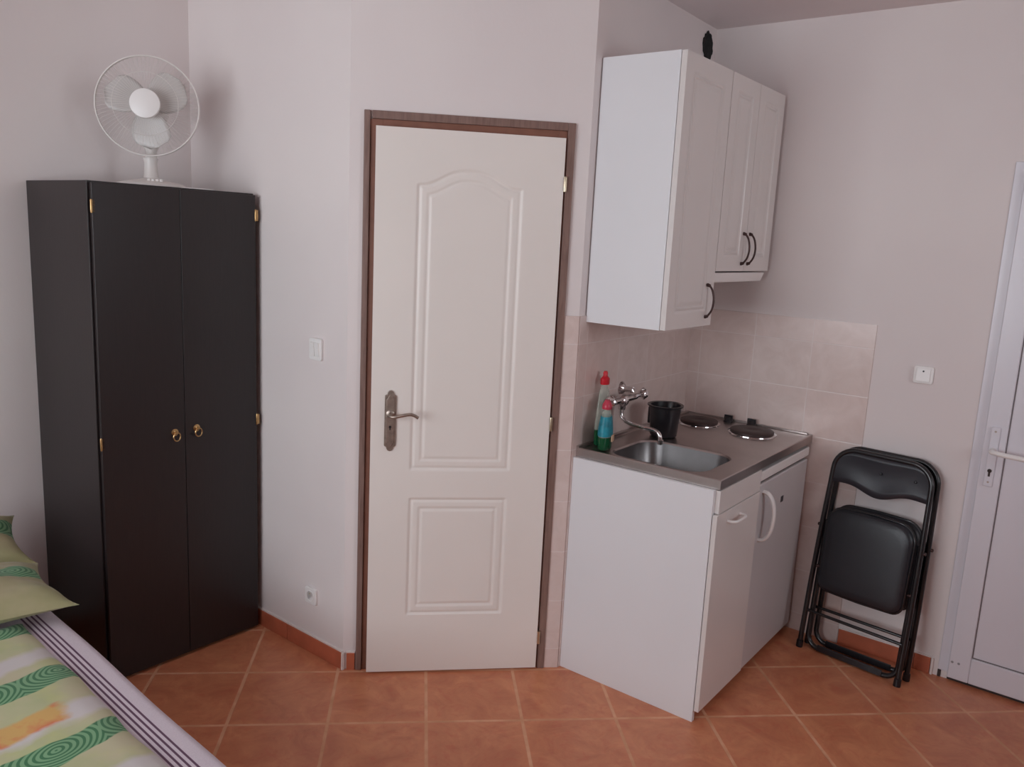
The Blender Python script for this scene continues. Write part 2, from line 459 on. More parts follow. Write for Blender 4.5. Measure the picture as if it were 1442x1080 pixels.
def window(name, M, x0, x1, z0, z1, n):
    t = thing(name, None, None, M @ Matrix.Translation((x0, 0.05, z0)), kind='structure')
    mb = MB(M); w = 0.06
    mb.box(x0, x1, .04, .10, z0, z0+w).box(x0, x1, .04, .10, z1-w, z1).box(x0, x0+w, .04, .10, z0+w, z1-w).box(x1-w, x1, .04, .10, z0+w, z1-w)
    for i in range(1, n):
        c = x0+(x1-x0)*i/n; mb.box(c-w/2, c+w/2, .04, .10, z0+w, z1-w)
    mb.build('window_frame', M_PVC, t, bevel=0.004)
    MB(M).box(x0+w, x1-w, .068, .074, z0+w, z1-w).build('window_pane', M_PANE, t)
    MB(M).box(x0-.04, x1+.04, -.10, .04, z0-.03, z0).build('window_sill', M_PVC, t, bevel=0.004)
window('window_1', M_L, wy0, wy1, 0.85, 2.3, 3)
window('added_window', M_BK, 0.95, 1.95, 1.3, 2.4, 2)  # unseen window, added to brighten the recess and left walls

# wall tiling (thin tiled cladding on the plaster): strip by the door, recess, right-hand wall
mb = MB(M_C).box(0.5135-S0.x, XR.x-S0.x, -0.006, 0, 0, 1.383); o = mb.build('trim_1', M_TILE, kind='structure'); set_origin(o, M_C @ Matrix.Translation((.10, 0, 0)))
mb = MB(M_D).box(0.0, L_D-0.006, -0.006, 0, 0, 1.383); o = mb.build('trim_2', M_TILE, kind='structure'); set_origin(o, M_D)
mb = MB(M_E).box(0.0, 0.807, -0.006, 0, 0, 1.377); o = mb.build('trim_3', M_TILE, kind='structure'); set_origin(o, M_E)

# skirting tiles
def skirting(name, M, x0, x1, h=0.068, joints=(), capend=None):
    xs = [x0]+list(joints)+[x1]; mb = MB(M)
    for a, b in zip(xs[:-1], xs[1:]): mb.box(a+.0012, b-.0012, -.009, 0, 0, h)
    o = mb.build(name, M_SKIRT, bevel=0.0015, kind='structure'); set_origin(o, M)
    g = MB(M).box(x0, x1, -.006, 0, h, h+.006)
    if capend is not None: g.box(capend, capend+.008, -.010, 0, 0, h)
    q = g.build(name.replace('baseboard', 'trim'), M_GROUT, kind='structure')
skirting('baseboard_middle_left', M_B, 0.06, L_B+.002, joints=[0.33, 0.66], capend=L_B-.008+.008)
skirting('baseboard_middle', M_C, 0.012, 0.045)
skirting('baseboard_right', M_E, 0.809, 1.172, joints=[1.11], capend=1.174)
skirting('baseboard_left', M_A, 0.0, L_A-0.64, joints=[.33*i for i in range(1, 6)])

# duct hole in the recess wall: its inner shade painted as dark discs with a ragged collar
def duct():
    M = M_D @ Matrix.Translation((0.905, -0.001, 2.497)) @ Matrix.Rotation(PI/2, 4, 'X')
    t = thing('vent_hole', 'dark round unfinished vent hole high in the corner above the wall cupboard', 'vent', M)
    n = 30
    def ring(r, z, jag):
        rnd = random.Random(3)
        return [((r+jag*rnd.uniform(-1, 1))*math.cos(2*PI*j/n), (r+jag*rnd.uniform(-1, 1))*math.sin(2*PI*j/n)*1.12, z) for j in range(n)]
    MB(M).rings([ring(.050, .0, .006), ring(.050, .003, .006), ring(.042, .0045, .004), ring(.034, .002, .003)]).build('collar', M_HOLE, t, smooth=True)
    MB(M).rings([ring(.036, .0015, .005), ring(.036, .0032, .005), ring(.02, .0026, .002)]).build('duct', M_HOLE, t)
duct()

# ================================================================ INNER DOOR (door_1)
def inner_door():
    t = thing('door_1', None, None, Matrix.Translation((-.172, D, 0)), kind='structure')
    mb = MB(Matrix.Translation((0, D, 0)))
    xo0, xo1, zo, w = -.2125, .5135, 2.052, .027
    # outer architrave
    mb.box(xo0, xo0+.021, -.012, 0, 0, zo).box(xo1-w, xo1, -.012, 0, 0, zo).box(xo0+w, xo1-w, -.012, 0, zo-w, zo)
    mb.build('door_frame', M_FRAME, t, bevel=0.002)
    mb = MB(Matrix.Translation((0, D, 0)))
    # stepped rebate and deep lining
    a0, a1, zr = xo0+w, xo1-w, zo-w
    mb.box(xo0+.021, DX0, -.003, .01, 0, zr).box(DX1, a1, -.003, .01, 0, zr).box(DX0, DX1, -.003, .01, 2.0, zr)
    mb.box(DX0, DX0+.004, .01, .12, 0, 2.0).box(DX1-.004, DX1, .01, .12, 0, 2.0).box(DX0+.004, DX1-.004, .01, .12, 1.996, 2.0)
    mb.build('door_rebate', M_FRAME_IN, t, bevel=0.001)
    MB(Matrix.Translation((0, D, 0))).box(DX0+.004, DX1-.004, .085, .10, 0.0, 1.996).build('seal_infill', M_SEAL, t)  # dark slab added to close the doorway behind the leaf
    # leaf
    LW, LH = 0.650, 1.990
    ang = 0.033
    ML = Matrix.Translation((-.1705, 2.8655, .009)) @ Matrix.Rotation(ang, 4, 'Z')
    up = [(.146, .797), (.504, .797), (.504, 1.806)]
    n = 36
    for i in range(n+1):
        x = .492-(.334)*i/n; u = (x-.325)/.160
        z = 1.808+(.052*0.5*(1+math.cos(PI*min(1, abs(u))**1.35)))
        up.append((x, z))
    up.append((.146, 1.806))
    lo = [(.146, .232), (.500, .232), (.500, .684), (.146, .684)]
    prof = [(-.004, 0), (.002, -.0055), (.006, -.0060), (.012, -.0020), (.030, -.0012), (.036, -.0052), (.040, -.0052), (.047, -.0015), (9, -.0015)]
    mb = MB(ML); relief_board(mb, 0, LW, 0, LH, 0, .016, [up, lo], prof, 0.004)
    mb.box(.026, LW-.026, .016, .044, 0, LH-.014)
    leaf = mb.build('door_leaf', M_DOOR, t, smooth=True)
    # handle plate with lobed ends
    cx = .069; zc = .977
    MP = ML @ Matrix.Translation((cx, 0, zc))
    out = []
    hw, hh = .0205, .092
    for sgn in (1, -1):
        pts = [(hw, hh-.008), (hw*.98, hh), (hw*.72, hh+.003)]+[(.0125*math.cos(a), hh+.004+.0155*math.sin(a)) for a in [PI*i/8 for i in range(9)]]+[(-hw*.72, hh+.003), (-hw*.98, hh), (-hw, hh-.008)]
        if sgn < 0: pts = [(-x, -z) for x, z in pts]
        out += pts
    mb = MB(MP).prism(out, -.007, .0)
    mb.prism([(x*.72, z*.86) for x, z in out], -.010, -.006)
    mb.build('handle_plate', M_NICKEL, t, bevel=0.0015)
    pl = bpy.data.objects['handle_plate']
    lev = smoothpath([(0, -.006, .026), (0, -.045, .026), (.012, -.056, .025), (.035, -.058, .030), (.065, -.058, .036), (.082, -.057, .033), (.098, -.056, .024)], 6)
    r = [.0075 if i < 8 else .0058 for i in range(len(lev))]
    MB(MP).tube(lev, r, 10).lathe([(.015, 0), (.015, .004), (.010, .007)], M=Matrix.Translation((0, -.009, .026)) @ Matrix.Rotation(PI/2, 4, 'X')).build('lever', M_NICKEL, t, smooth=True)
    MB(MP).lathe([(.0045, 0), (.0045, .002)], M=Matrix.Translation((0, -.0095, -.021)) @ Matrix.Rotation(PI/2, 4, 'X'), n=14).box(-.002, .002, -.0115, -.0095, -.032, -.021).build('keyhole', M_BLACKP, t)
    for zz in (1.835, .972, .125):
        MB(ML).lathe([(.006, -.026), (.0065, -.022), (.0065, .022), (.006, .026)], M=Matrix.Translation((LW+.006, .003, zz)), n=14).box(LW-.004, LW+.006, .000, .003, zz-.022, zz+.022).build('hinge', M_HINGE, t, smooth=True)


inner_door()

# ================================================================ BALCONY DOOR (door_2), white pvc, right wall
def pvc_door():
    q0, q1, H = 1.200, 2.14, 2.008
    t = thing('door_2', None, None, M_E @ Matrix.Translation((q0, 0, 0)), kind='structure')
    mb = MB(M_E); w = .048
    mb.box(q0, q0+w, -.004, .06, 0.03, H).box(q1-w, q1, -.004, .06, 0.03, H).box(q0+w, q1-w, -.004, .06, H-w, H)
    mb.build('door_frame', M_PVC, t, bevel=0.003)
    MB(M_E).box(q0, q0+.012, -.003, .05, 0, .03).box(q0+.012, q1, .0, .05, 0, .012).build('seal_infill', M_SEAL, t)
    l0, l1 = q0+.036, q1-.036
    # leaf stiles / rails and recessed panels
    mb = MB(M_E); s = .075; zb, zt = .016, H-.036
    mid0, mid1 = 0.86, 0.96
    y0, y1 = -.020, .030
    mb.box(l0, l0+s, y0, y1, zb, zt).box(l1-s, l1, y0, y1, zb, zt).box(l0+s, l1-s, y0, y1, zb, zb+.105).box(l0+s, l1-s, y0, y1, zt-.09, zt)
    mb.build('door_leaf', M_PVC, t, bevel=0.004)
    MB(M_E).box(l0+s-.002, l1-s+.002, -.010, .020, zb+.103, zt-.088).build('door_panel', M_PVC, t)
    g = MB(M_E); a0, a1, b0, b1 = l0+s, l1-s, zb+.105, zt-.09
    g.box(a0, a0+.004, -.0125, -.009, b0, b1).box(a1-.004, a1, -.0125, -.009, b0, b1).box(a0+.004, a1-.004, -.0125, -.009, b0, b0+.004).box(a0+.004, a1-.004, -.0125, -.009, b1-.004, b1)
    g.build('gasket', simple('grey_gasket', rgb(120, 112, 114), 0.6), t)
    hc = l0+.036; hz = .945
    M = M_E @ Matrix.Translation((hc, y0, hz))
    MB(M).box(-.016, .016, -.008, 0, -.13, .10).build('handle_plate', M_PVC, t, bevel=0.004, seg=3)
    lv = smoothpath([(0, -.006, .012), (0, -.040, .012), (.014, -.052, .011), (.05, -.052, .008), (.13, -.050, .004)], 6)
    MB(M).tube(lv, .0095, 12).build('lever', M_PLAST, t, smooth=True)
    MB(M).lathe([(.0075, 0), (.0075, .001)], M=Matrix.Translation((0, -.0082, -.068)) @ Matrix.Rotation(PI/2, 4, 'X'), n=16).box(-.0035, .0035, -.0092, -.0082, -.090, -.068).build('keyhole', M_SEAL, t)
    for zz in (.083, -.112):
        MB(M).lathe([(.004, 0), (.0035, .001)], M=Matrix.Translation((0, -.0082, zz)) @ Matrix.Rotation(PI/2, 4, 'X'), n=12).build('screw', M_NICKEL, t)
    for dx in (.012, .035):
        MB(M_E).lathe([(.005, 0), (.004, .0015)], M=Matrix.Translation((l0+dx, y0, .085)) @ Matrix.Rotation(PI/2, 4, 'X'), n=12).build('screw', simple('grey_plug', rgb(150, 146, 148), 0.5), t)
pvc_door()

# ================================================================ SWITCHES / OUTLET
def wall_plate(name, label, cat, M, x, z, w, h, build_face, mat=M_PLAST, d=.011):
    MM = M @ Matrix.Translation((x, 0, z))
    t = thing(name, label, cat, MM)
    MB(MM).prism(rrect(-w/2, w/2, -h/2, h/2, .009, 5), -d, 0).build('cover_plate', mat, t, bevel=0.0025)
    build_face(MM, t, d)
def rocker2(MM, t, d):
    for s_ in (-1, 1):
        MB(MM).add([(s_*.0005, -d, -.026), (s_*.024, -d, -.026), (s_*.024, -d, .026), (s_*.0005, -d, .026),
                    (s_*.0015, -d-.003, -.025), (s_*.023, -d-.003, -.025), (s_*.023, -d-.007, .025), (s_*.0015, -d-.007, .025)],
                   [(0,1,2,3), (4,7,6,5), (0,4,5,1), (1,5,6,2), (2,6,7,3), (3,7,4,0)]).build('rocker', M_PLAST, t, bevel=.0008)
def rocker1(MM, t, d):
    MB(MM).add([(-.026, -d, -.026), (.026, -d, -.026), (.026, -d, .026), (-.026, -d, .026),
                (-.0245, -d-.007, -.025), (.0245, -d-.007, -.025), (.0245, -d-.003, .025), (-.0245, -d-.003, .025)],
               [(0,1,2,3), (4,7,6,5), (0,4,5,1), (1,5,6,2), (2,6,7,3), (3,7,4,0)]).build('rocker', M_PLAST, t, bevel=.0008)
    MB(MM).lathe([(.0035, 0), (.0035, .0015)], M=Matrix.Translation((0, -d-.0042, .015)) @ Matrix.Rotation(PI/2, 4, 'X'), n=14).build('indicator', M_GREYL, t)
def outlet(MM, t, d):
    R = Matrix.Rotation(PI/2, 4, 'X')
    MB(MM).lathe([(.0225, 0), (.0225, .002), (.020, .002), (.0195, -.004), (.004, -.004)], M=Matrix.Translation((0, -d, 0)) @ R, n=28).build('socket_insert', M_PLAST, t, smooth=True)
    for dx in (-.0095, .0095):
        MB(MM).lathe([(.0027, 0), (.0027, .0008)], M=Matrix.Translation((dx, -d+.0035, 0)) @ R, n=12).build('pin_hole', M_BLACKP, t)
    MB(MM).lathe([(.0022, 0), (.0022, .010), (.001, .011)], M=Matrix.Translation((0, -d+.004, .011)) @ R, n=12).build('earth_pin', M_HINGE, t)
wall_plate('light_switch', 'white double rocker light switch on the wall between wardrobe and inner door', 'light switch', M_B, L_B-.165, 1.213, .070, .082, rocker2)
wall_plate('power_outlet', 'white round power outlet low on the wall above the skirting tiles', 'outlet', M_B, L_B-.186, .239, .066, .066, outlet)
wall_plate('light_switch', 'white square switch with small dot on the wall above the folding chairs', 'light switch', M_E, .999, 1.202, .072, .068, rocker1)

# ================================================================ WARDROBE
MQ = frame(Q, TW)      # x along front, +y = towards the wall
def wardrobe():
    wd, dp, H = .618, .481, 1.767
    t = thing('wardrobe', 'tall narrow black-brown two-door wardrobe standing in the left corner', 'wardrobe', MQ @ Matrix.Translation((wd/2, dp/2, 0)))
    f = .020
    mb = MB(MQ); p = .018
    mb.box(0, p, f, dp, 0, H).box(wd-p, wd, f, dp, 0, H).box(p, wd-p, f, dp, H-p, H).box(p, wd-p, f+.01, dp, .07, .07+p)
    mb.box(p, wd-p, dp-.006, dp, .07, H-p).box(p, wd-p, f+.01, f+.026, 0, .07)
    mb.box(p, wd-p, f+.02, dp-.006, H*.5, H*.5+.016)
    mb.build('body', M_WARD, t, bevel=.0012)
    for i, (a, b) in enumerate(((.006, .3083), (.3098, wd-.004))):
        d = MB(MQ).box(a, b, 0, .017, .012, H-.006).build('door', M_WARD, t, bevel=.0018)
        kx = .268 if i == 0 else .354; kz = .893 if i == 0 else .897
        MK = MQ @ Matrix.Translation((kx, 0, kz))
        R = Matrix.Rotation(PI/2, 4, 'X')
        k = MB(MK).lathe([(.013, 0), (.0135, .002), (.010, .004), (.005, .006), (.005, .012), (.0035, .014)], M=R, n=20)
        k.sphere((0, -.012, 0), .0055)
        k = k.build('ring_pull', M_BRASS, d, smooth=True)
        ring = [(.014*math.cos(a_), -.013-.004*math.sin(a_*0.5), -.014+.0155*math.sin(a_)) for a_ in [2*PI*j/26 for j in range(26)]]
        MB(MK).tube(ring, .0022, 8, closed=True).build('ring', M_BRASS, k, smooth=True)
        hx = .003 if i == 0 else wd-.0045
        for hz in (1.686, .892):
            MB(MQ).lathe([(.0025, -.022), (.0036, -.018), (.0036, .018), (.0025, .022)], M=Matrix.Translation((hx, -.001, hz)), n=12).box(hx-.002, hx+.012, .000, .0025, hz-.020, hz+.020).build('hinge', M_BRASS, d, smooth=True)
wardrobe()

# ================================================================ FAN on the wardrobe
def fan():
    base = Q + A2*.335 - B2*.24 + UP*1.767
    fa = math.atan2(-.990, .135)                 # facing direction
    M = Matrix.Translation(base) @ Matrix.Rotation(fa+PI/2, 4, 'Z')    # local -y = front
    t = thing('desk_fan', 'white round desk fan with wire grille standing on top of the wardrobe', 'fan', M)
    MB(M).lathe([(.118, 0), (.120, .006), (.116, .014), (.088, .022), (.045, .028), (.030, .034)], n=40, sy=.86).build('base', M_FANP, t, smooth=True)
    for i in range(4):
        MB(M).box(-.002+i*.014, .008+i*.014, -.072, -.060, .020, .030).build('speed_button', M_PLAST, t, bevel=.0015)
    MB(M).lathe([(.028, .026), (.024, .05), (.022, .09), (.026, .105)], n=24).lathe([(.020, .10), (.020, .13), (.03, .15)], M=Matrix.Translation((0, .01, 0)), n=20).build('neck', M_FANP, t, smooth=True)
    HC = Vector((0, -.03, .285))
    MH = M @ Matrix.Translation(HC) @ Matrix.Rotation(math.radians(-3), 4, 'X') @ Matrix.Rotation(PI/2, 4, 'X')   # local z = forward
    MB(MH).lathe([(.03, -.150), (.050, -.135), (.058, -.10), (.058, -.05), (.046, -.035)], n=30).build('motor_housing', M_FANP, t, smooth=True)
    Rg = .172
    mb = MB(MH)
    def circ(r, z, n=56): return [(r*math.cos(2*PI*j/n), r*math.sin(2*PI*j/n), z) for j in range(n)]
    for zc in (0.004, -.004): mb.tube(circ(Rg+.002, zc), .0029, 6, closed=True)
    nw = 72
    for j in range(nw):
        a = 2*PI*j/nw
        def P(r, z): return (r*math.cos(a), r*math.sin(a), z)
        mb.tube([P(.048, .052), P(.085, .050), P(.125, .040), P(.155, .023), P(Rg, .004)], .0005, 4)
    mb.tube(circ(.11, .0445, 44), .0010, 4, closed=True)
    mb.build('front_grille', M_FANP, t, smooth=True)
    mb = MB(MH)
    for j in range(nw):
        a = 2*PI*(j+.5)/nw
        def P(r, z): return (r*math.cos(a), r*math.sin(a), z)
        mb.tube([P(.050, -.055), P(.10, -.052), P(.15, -.03), P(Rg, -.004)], .0005, 4)
    mb.build('rear_grille', M_FANP, t, smooth=True)
    MB(MH).lathe([(.050, .046), (.052, .050), (.050, .058), (.030, .063), (.004, .064)], n=36).build('hub_badge', M_PLAST, t, smooth=True)
    MB(MH).lathe([(.036, -.03), (.036, .02), (.022, .032)], n=24).build('hub', M_FANB, t, smooth=True)
    for k in range(3):
        a0 = math.radians(-88+120*k)
        MBk = MH @ Matrix.Rotation(a0, 4, 'Z')
        rows = []
        nu, nv = 12, 10
        for i in range(nu+1):
            u = i/nu; r = .030+.118*u
            half = (.025+.055*math.sin(PI*min(1, u*1.0)**.75*.62))*(1.0 if u < .8 else math.sqrt(max(.04, 1-((u-.8)/.2)**2)))
            rows.append([(r*math.cos((v/nv-.5)*2*half/r*.9+.10*u), r*math.sin((v/nv-.5)*2*half/r*.9+.10*u), (v/nv-.5)*.030*(1-.3*u)) for v in range(nv+1)])
        vs = [p for r_ in rows for p in r_]; W_ = nv+1
        fs = [(i*W_+j, i*W_+j+1, (i+1)*W_+j+1, (i+1)*W_+j) for i in range(nu) for j in range(nv)]
        b = MB(MBk); b.add(vs, fs)
        o = b.build('blade', M_FANB, t, smooth=True)
        s_ = o.modifiers.new('th', 'SOLIDIFY'); s_.thickness = .0022
    cord = smoothpath([(.09, -.02, .006), (.13, -.055, .004), (.165, -.05, .0035), (.20, -.03, .0035), (.215, .02, .0035), (.19, .10, .0035)], 6)
    MB(M).tube(cord, .003, 8).build('power_cord', M_PLAST, t, smooth=True)
fan()

# ================================================================ KITCHEN
MK = frame(K, TH)      # x = s along the recess wall, y = -t
def kb(mb, s0, s1, t0, t1, z0, z1): return mb.box(s0, s1, -t1, -t0, z0, z1)
def base_cabinet():
    t = thing('base_cabinet', 'white kitchen base cabinet with plain side panel and one door under the sink', 'cabinet', MK @ Matrix.Translation((.2, -.3, 0)))
    mb = MB(MK)
    kb(mb, 0, .018, .026, .592, 0, .852); kb(mb, .374, .392, .026, .588, .05, .850)
    kb(mb, .018, .374, .026, .585, .05, .068); kb(mb, .018, .374, .026, .032, .068, .850); kb(mb, .018, .374, .52, .536, 0, .05)
    mb.build('body', M_WHITE, t, bevel=.0012)
    kb(MB(MK), .018, .392, .570, .6085, .7685, .850).build('fascia_rail', M_FOIL, t, bevel=.001)
    d = kb(MB(MK), .004, .390, .5935, .611, .042, .766).build('door', M_FOIL, t, bevel=.0018)
    h = smoothpath([(.095, -.611, .727), (.098, -.628, .727), (.112, -.640, .727), (.150, -.642, .727), (.188, -.640, .727), (.202, -.628, .727), (.205, -.611, .727)], 5)
    MB(MK).tube(h, .0052, 10).build('handle', M_PLAST, d, smooth=True)
base_cabinet()

def fridge():
    s0, s1 = .400, .952
    t = thing('refrigerator', 'small white under-counter refrigerator with curved white handle beside the base cabinet', 'refrigerator', MK @ Matrix.Translation(((s0+s1)/2, -.33, 0)))
    mb = MB(MK); kb(mb, s0+.004, s1, .06, .545, .030, .838)
    kb(mb, s0+.03, s0+.07, .48, .52, 0, .03); kb(mb, s1-.07, s1-.03, .48, .52, 0, .03); kb(mb, s0+.03, s0+.07, .08, .12, 0, .03); kb(mb, s1-.07, s1-.03, .08, .12, 0, .03)
    mb.build('body', M_FRIDGE, t, bevel=.004)
    kb(MB(MK), s0+.004, s1, .545, .606, .800, .838).build('top_trim', M_PLAST, t, bevel=.004)
    kb(MB(MK), s0+.010, s1-.006, .545, .590, .786, .800).build('shadow_gap', M_SEAL, t)  # dark strip, shade under the top trim put into its colour
    kb(MB(MK), s0+.02, s1-.02, .50, .512, .0, .045).build('kick_plate', M_SEAL, t)
    d = kb(MB(MK), s0+.002, s1, .548, .604, .034, .786).build('door', M_FRIDGE, t, bevel=.007, seg=3)
    x = s0+.045
    pts = smoothpath([(x, -.604, .752), (x, -.624, .748), (x+.004, -.642, .722), (x+.008, -.650, .680), (x+.008, -.650, .635), (x+.004, -.642, .592), (x, -.624, .566), (x, -.604, .560)], 6)
    R = []
    P = [Vector(p) for p in pts]
    for i, p in enumerate(P):
        tt = (P[min(i+1, len(P)-1)]-P[max(i-1, 0)]).normalized(); sx = Vector((1, 0, 0)); n_ = tt.cross(sx).normalized()
        R.append([tuple(p+sx*(.013*math.cos(a))+n_*(.0068*math.sin(a))) for a in [2*PI*j/12 for j in range(12)]])
    MB(MK).rings(R).build('handle', M_PLAST, d, smooth=True)
    kb(MB(MK), .655, .682, .604, .6055, .660, .684).build('badge', M_GREYL, d)
fridge()

def worktop():
    t = thing('worktop', 'stainless steel kitchenette worktop with sink bowl and two hotplates', 'worktop', MK @ Matrix.Translation((.5, -.3, .852)))
    s0, s1, t1, z0, z1 = .018, .972, .606, .853, .887
    tb = .026
    n = 6
    hole = rrect(.055, .375, -.515, -.135, .075, 9)      # (s, y)
    N = len(hole)
    # outer outline resampled so that each vertex pairs with a hole vertex
    cx, cy = .215, -.325
    def outer(x0, x1, y0, y1):
        out = []
        for (hx, hy) in hole:
            dx, dy = hx-cx, hy-cy
            k = min(((x1-cx) if dx > 0 else (x0-cx))/dx if abs(dx) > 1e-9 else 1e9, ((y1-cy) if dy > 0 else (y0-cy))/dy if abs(dy) > 1e-9 else 1e9)
            out.append([cx+dx*k, cy+dy*k])
        for c in ((x0, y0), (x1, y0), (x1, y1), (x0, y1)):
            i = min(range(N), key=lambda q: math.hypot(out[q][0]-c[0], out[q][1]-c[1])); out[i] = list(c)
        return out
    O1 = outer(s0, s1, -t1, -tb); O2 = outer(s0+.010, s1-.010, -t1+.010, -tb-.010); O3 = outer(s0+.014, s1-.014, -t1+.014, -tb-.014)
    def ins(d):
        return [(cx+(x-cx)*(1-d/.17), cy+(y-cy)*(1-d/.19)) for x, y in hole]
    R = [[(x, y, z0) for x, y in O1], [(x, y, z1-.003) for x, y in O1], [(x, y, z1) for x, y in outer(s0+.003, s1-.003, -t1+.003, -tb-.003)],
         [(x, y, z1) for x, y in O2], [(x, y, z1-.004) for x, y in O3]]
    R += [[(x, y, z1-.004) for x, y in ins(-.010)], [(x, y, z1-.0055) for x, y in ins(-.002)], [(x, y, z1-.012) for x, y in ins(.002)],
          [(x, y, z1-.12) for x, y in ins(.012)], [(x, y, z1-.138) for x, y in ins(.024)], [(x, y, z1-.145) for x, y in ins(.05)], [(x, y, z1-.147) for x, y in ins(.14)]]
    def skin(mb, R, cap):
        fs = [(i*N+j, i*N+(j+1) % N, (i+1)*N+(j+1) % N, (i+1)*N+j) for i in range(len(R)-1) for j in range(N)]
        if cap: fs.append(tuple((len(R)-1)*N+j for j in range(N)))
        return mb.add([p for r in R for p in r], fs)
    skin(MB(MK), R[7:], True).build('sink_bowl', M_BOWL, t, smooth=True, label='dull grey steel bowl')
    mb = skin(MB(MK), R[:8], False)
    kb(mb, s0, s1, tb-.004, tb+.012, z1-.002, z1+.006)
    kb(mb, s1-.012, s1, tb, t1-.02, z1-.002, z1+.005)
    mb.build('sink_top', M_STEEL, t, smooth=True)
    MB(MK).lathe([(.026, 0), (.026, .003), (.018, .0015), (.006, .0015)], M=Matrix.Translation((.215, -.325, z1-.147)), n=24).build('drain', M_CHROME, t, smooth=True)
    for (s_, t_, r) in ((.806, .160, .083), (.800, .405, .092)):
        Mh = MK @ Matrix.Translation((s_, -t_, z1-.004))
        h = MB(Mh).lathe([(r+.010, 0), (r+.009, .004), (r+.002, .006), (r, .0065)], n=44).build('hotplate_ring', M_CHROME, t, smooth=True)
        MB(Mh).lathe([(r-.002, .004), (r-.001, .014), (r-.004, .0165), (.024, .0165), (.020, .0150), (.004, .0150)], n=44).build('hotplate', M_PLATE, t, smooth=True)
    for (s_, t_) in ((.940, .240), (.945, .346)):
        Mh = MK @ Matrix.Translation((s_, -t_, z1-.004))
        k = MB(Mh).lathe([(.021, 0), (.021, .006), (.017, .010), (.015, .022), (.013, .024)], n=24)
        k.box(-.004, .004, -.019, .019, .010, .031)
        k.build('control_knob', M_BLACKP, t, smooth=True)
worktop()

def tap():
    t = thing('wall_tap', 'chrome two-handle wall tap with long swivel spout above the sink', 'tap', MK @ Matrix.Translation((.265, -.02, 1.06)))
    z = 1.044; y = -.070
    mb = MB(MK)
    RX = Matrix.Rotation(PI/2, 4, 'X')
    for s_ in (.190, .340):
        off = .010 if s_ < .2 else .060
        mb.lathe([(.030, 0), (.029, .006), (.019, .016), (.012, .022), (.012, .058)], M=Matrix.Translation((s_, -.015, z+off*.5)) @ RX, n=24)
    mb.tube([(.180, y, z), (.350, y, z)], .014, 18)
    mb.sphere((.265, y, z-.002), .027, sc=(1.1, 1, 1))
    mb.lathe([(.012, -.040), (.015, -.036), (.015, -.022), (.018, -.012)], M=Matrix.Translation((.265, y, z)), n=20)
    mb.build('body', M_CHROME, t, smooth=True)
    for s_, dr in ((.180, -1), (.350, 1)):
        Mh = MK @ Matrix.Translation((s_, y, z)) @ Matrix.Rotation(dr*math.radians(74), 4, Vector((0, 1, 0))) @ Matrix.Rotation(math.radians(26), 4, 'X')
        h = MB(Mh).lathe([(.012, 0), (.013, .014), (.009, .022), (.009, .034), (.019, .040), (.022, .050), (.020, .060), (.010, .066)], n=22)
        for q in range(4):
            a = q*PI/2
            h.sphere((.018*math.cos(a), .018*math.sin(a), .051), .0085, n=12)
        h.build('tap_handle', M_CHROME, t, smooth=True)
    sp = smoothpath([(.265, y, z-.030), (.265, y, z-.056), (.264, y-.012, z-.076), (.262, y-.05, z-.088), (.256, y-.12, z-.092), (.252, y-.160, z-.094), (.250, y-.180, z-.106), (.250, y-.186, z-.130)], 8)
    MB(MK).tube(sp, .0085, 14).lathe([(.0085, 0), (.0115, .001), (.0115, .018), (.009, .020)], M=Matrix.Translation((.250, y-.1865, z-.142)), n=18).build('spout', M_CHROME, t, smooth=True)
tap()

ZW = .8875
def dish_bottles():
    # front bottle: teal label
    M = MK @ Matrix.Translation((.084, -.110, ZW)) @ Matrix.Rotation(.3, 4, 'Z') @ Matrix.Diagonal((1.3, 1.15, 1, 1))
    t = thing('dish_soap_bottle', 'short dish soap bottle with pink-red cap and teal label, in front of the taller bottle', 'bottle', M, 'dish soap bottles beside the sink')
    MB(M).lathe([(.030, 0), (.033, .004), (.034, .03), (.034, .048)], n=26, sy=.66).build('liquid', M_GREENL, t, smooth=True)
    MB(M).lathe([(.0345, .049), (.034, .07), (.030, .10), (.025, .125), (.022, .138), (.013, .150), (.011, .156)], n=26, sy=.66).build('bottle_body', M_CLEAR, t, smooth=True)
    MB(M).lathe([(.0352, .052), (.0348, .072), (.0308, .102), (.0262, .126)], n=26, sy=.68).build('label', M_TEAL, t, smooth=True)
    MB(M).prism(rrect(-.012, .014, .030, .056, .004, 3), -.0265, -.0235).build('sticker', M_TAN, t)
    MB(M).lathe([(.0155, .152), (.0165, .156), (.0155, .170), (.010, .180), (.008, .187)], n=20).build('cap', M_PINK, t, smooth=True)
    # taller clear bottle behind
    M = MK @ Matrix.Translation((.140, -.060, ZW)) @ Matrix.Diagonal((1.25, .9, 1, 1))
    t = thing('dish_soap_bottle', 'taller clear dish soap bottle with bright red cap, nearest the tiled wall', 'bottle', M, 'dish soap bottles beside the sink')
    MB(M).lathe([(.034, 0), (.037, .004), (.038, .04), (.038, .060)], n=26, sy=.5).build('liquid', M_GREENL, t, smooth=True)
    MB(M).lathe([(.0385, .061), (.038, .09), (.033, .14), (.028, .18), (.026, .205), (.016, .226), (.012, .236)], n=26, sy=.5).build('bottle_body', M_CLEAR, t, smooth=True)
    MB(M).lathe([(.017, .232), (.018, .236), (.018, .254), (.011, .262), (.0085, .266), (.0095, .276), (.006, .283)], n=20).build('cap', M_RED, t, smooth=True)
dish_bottles()

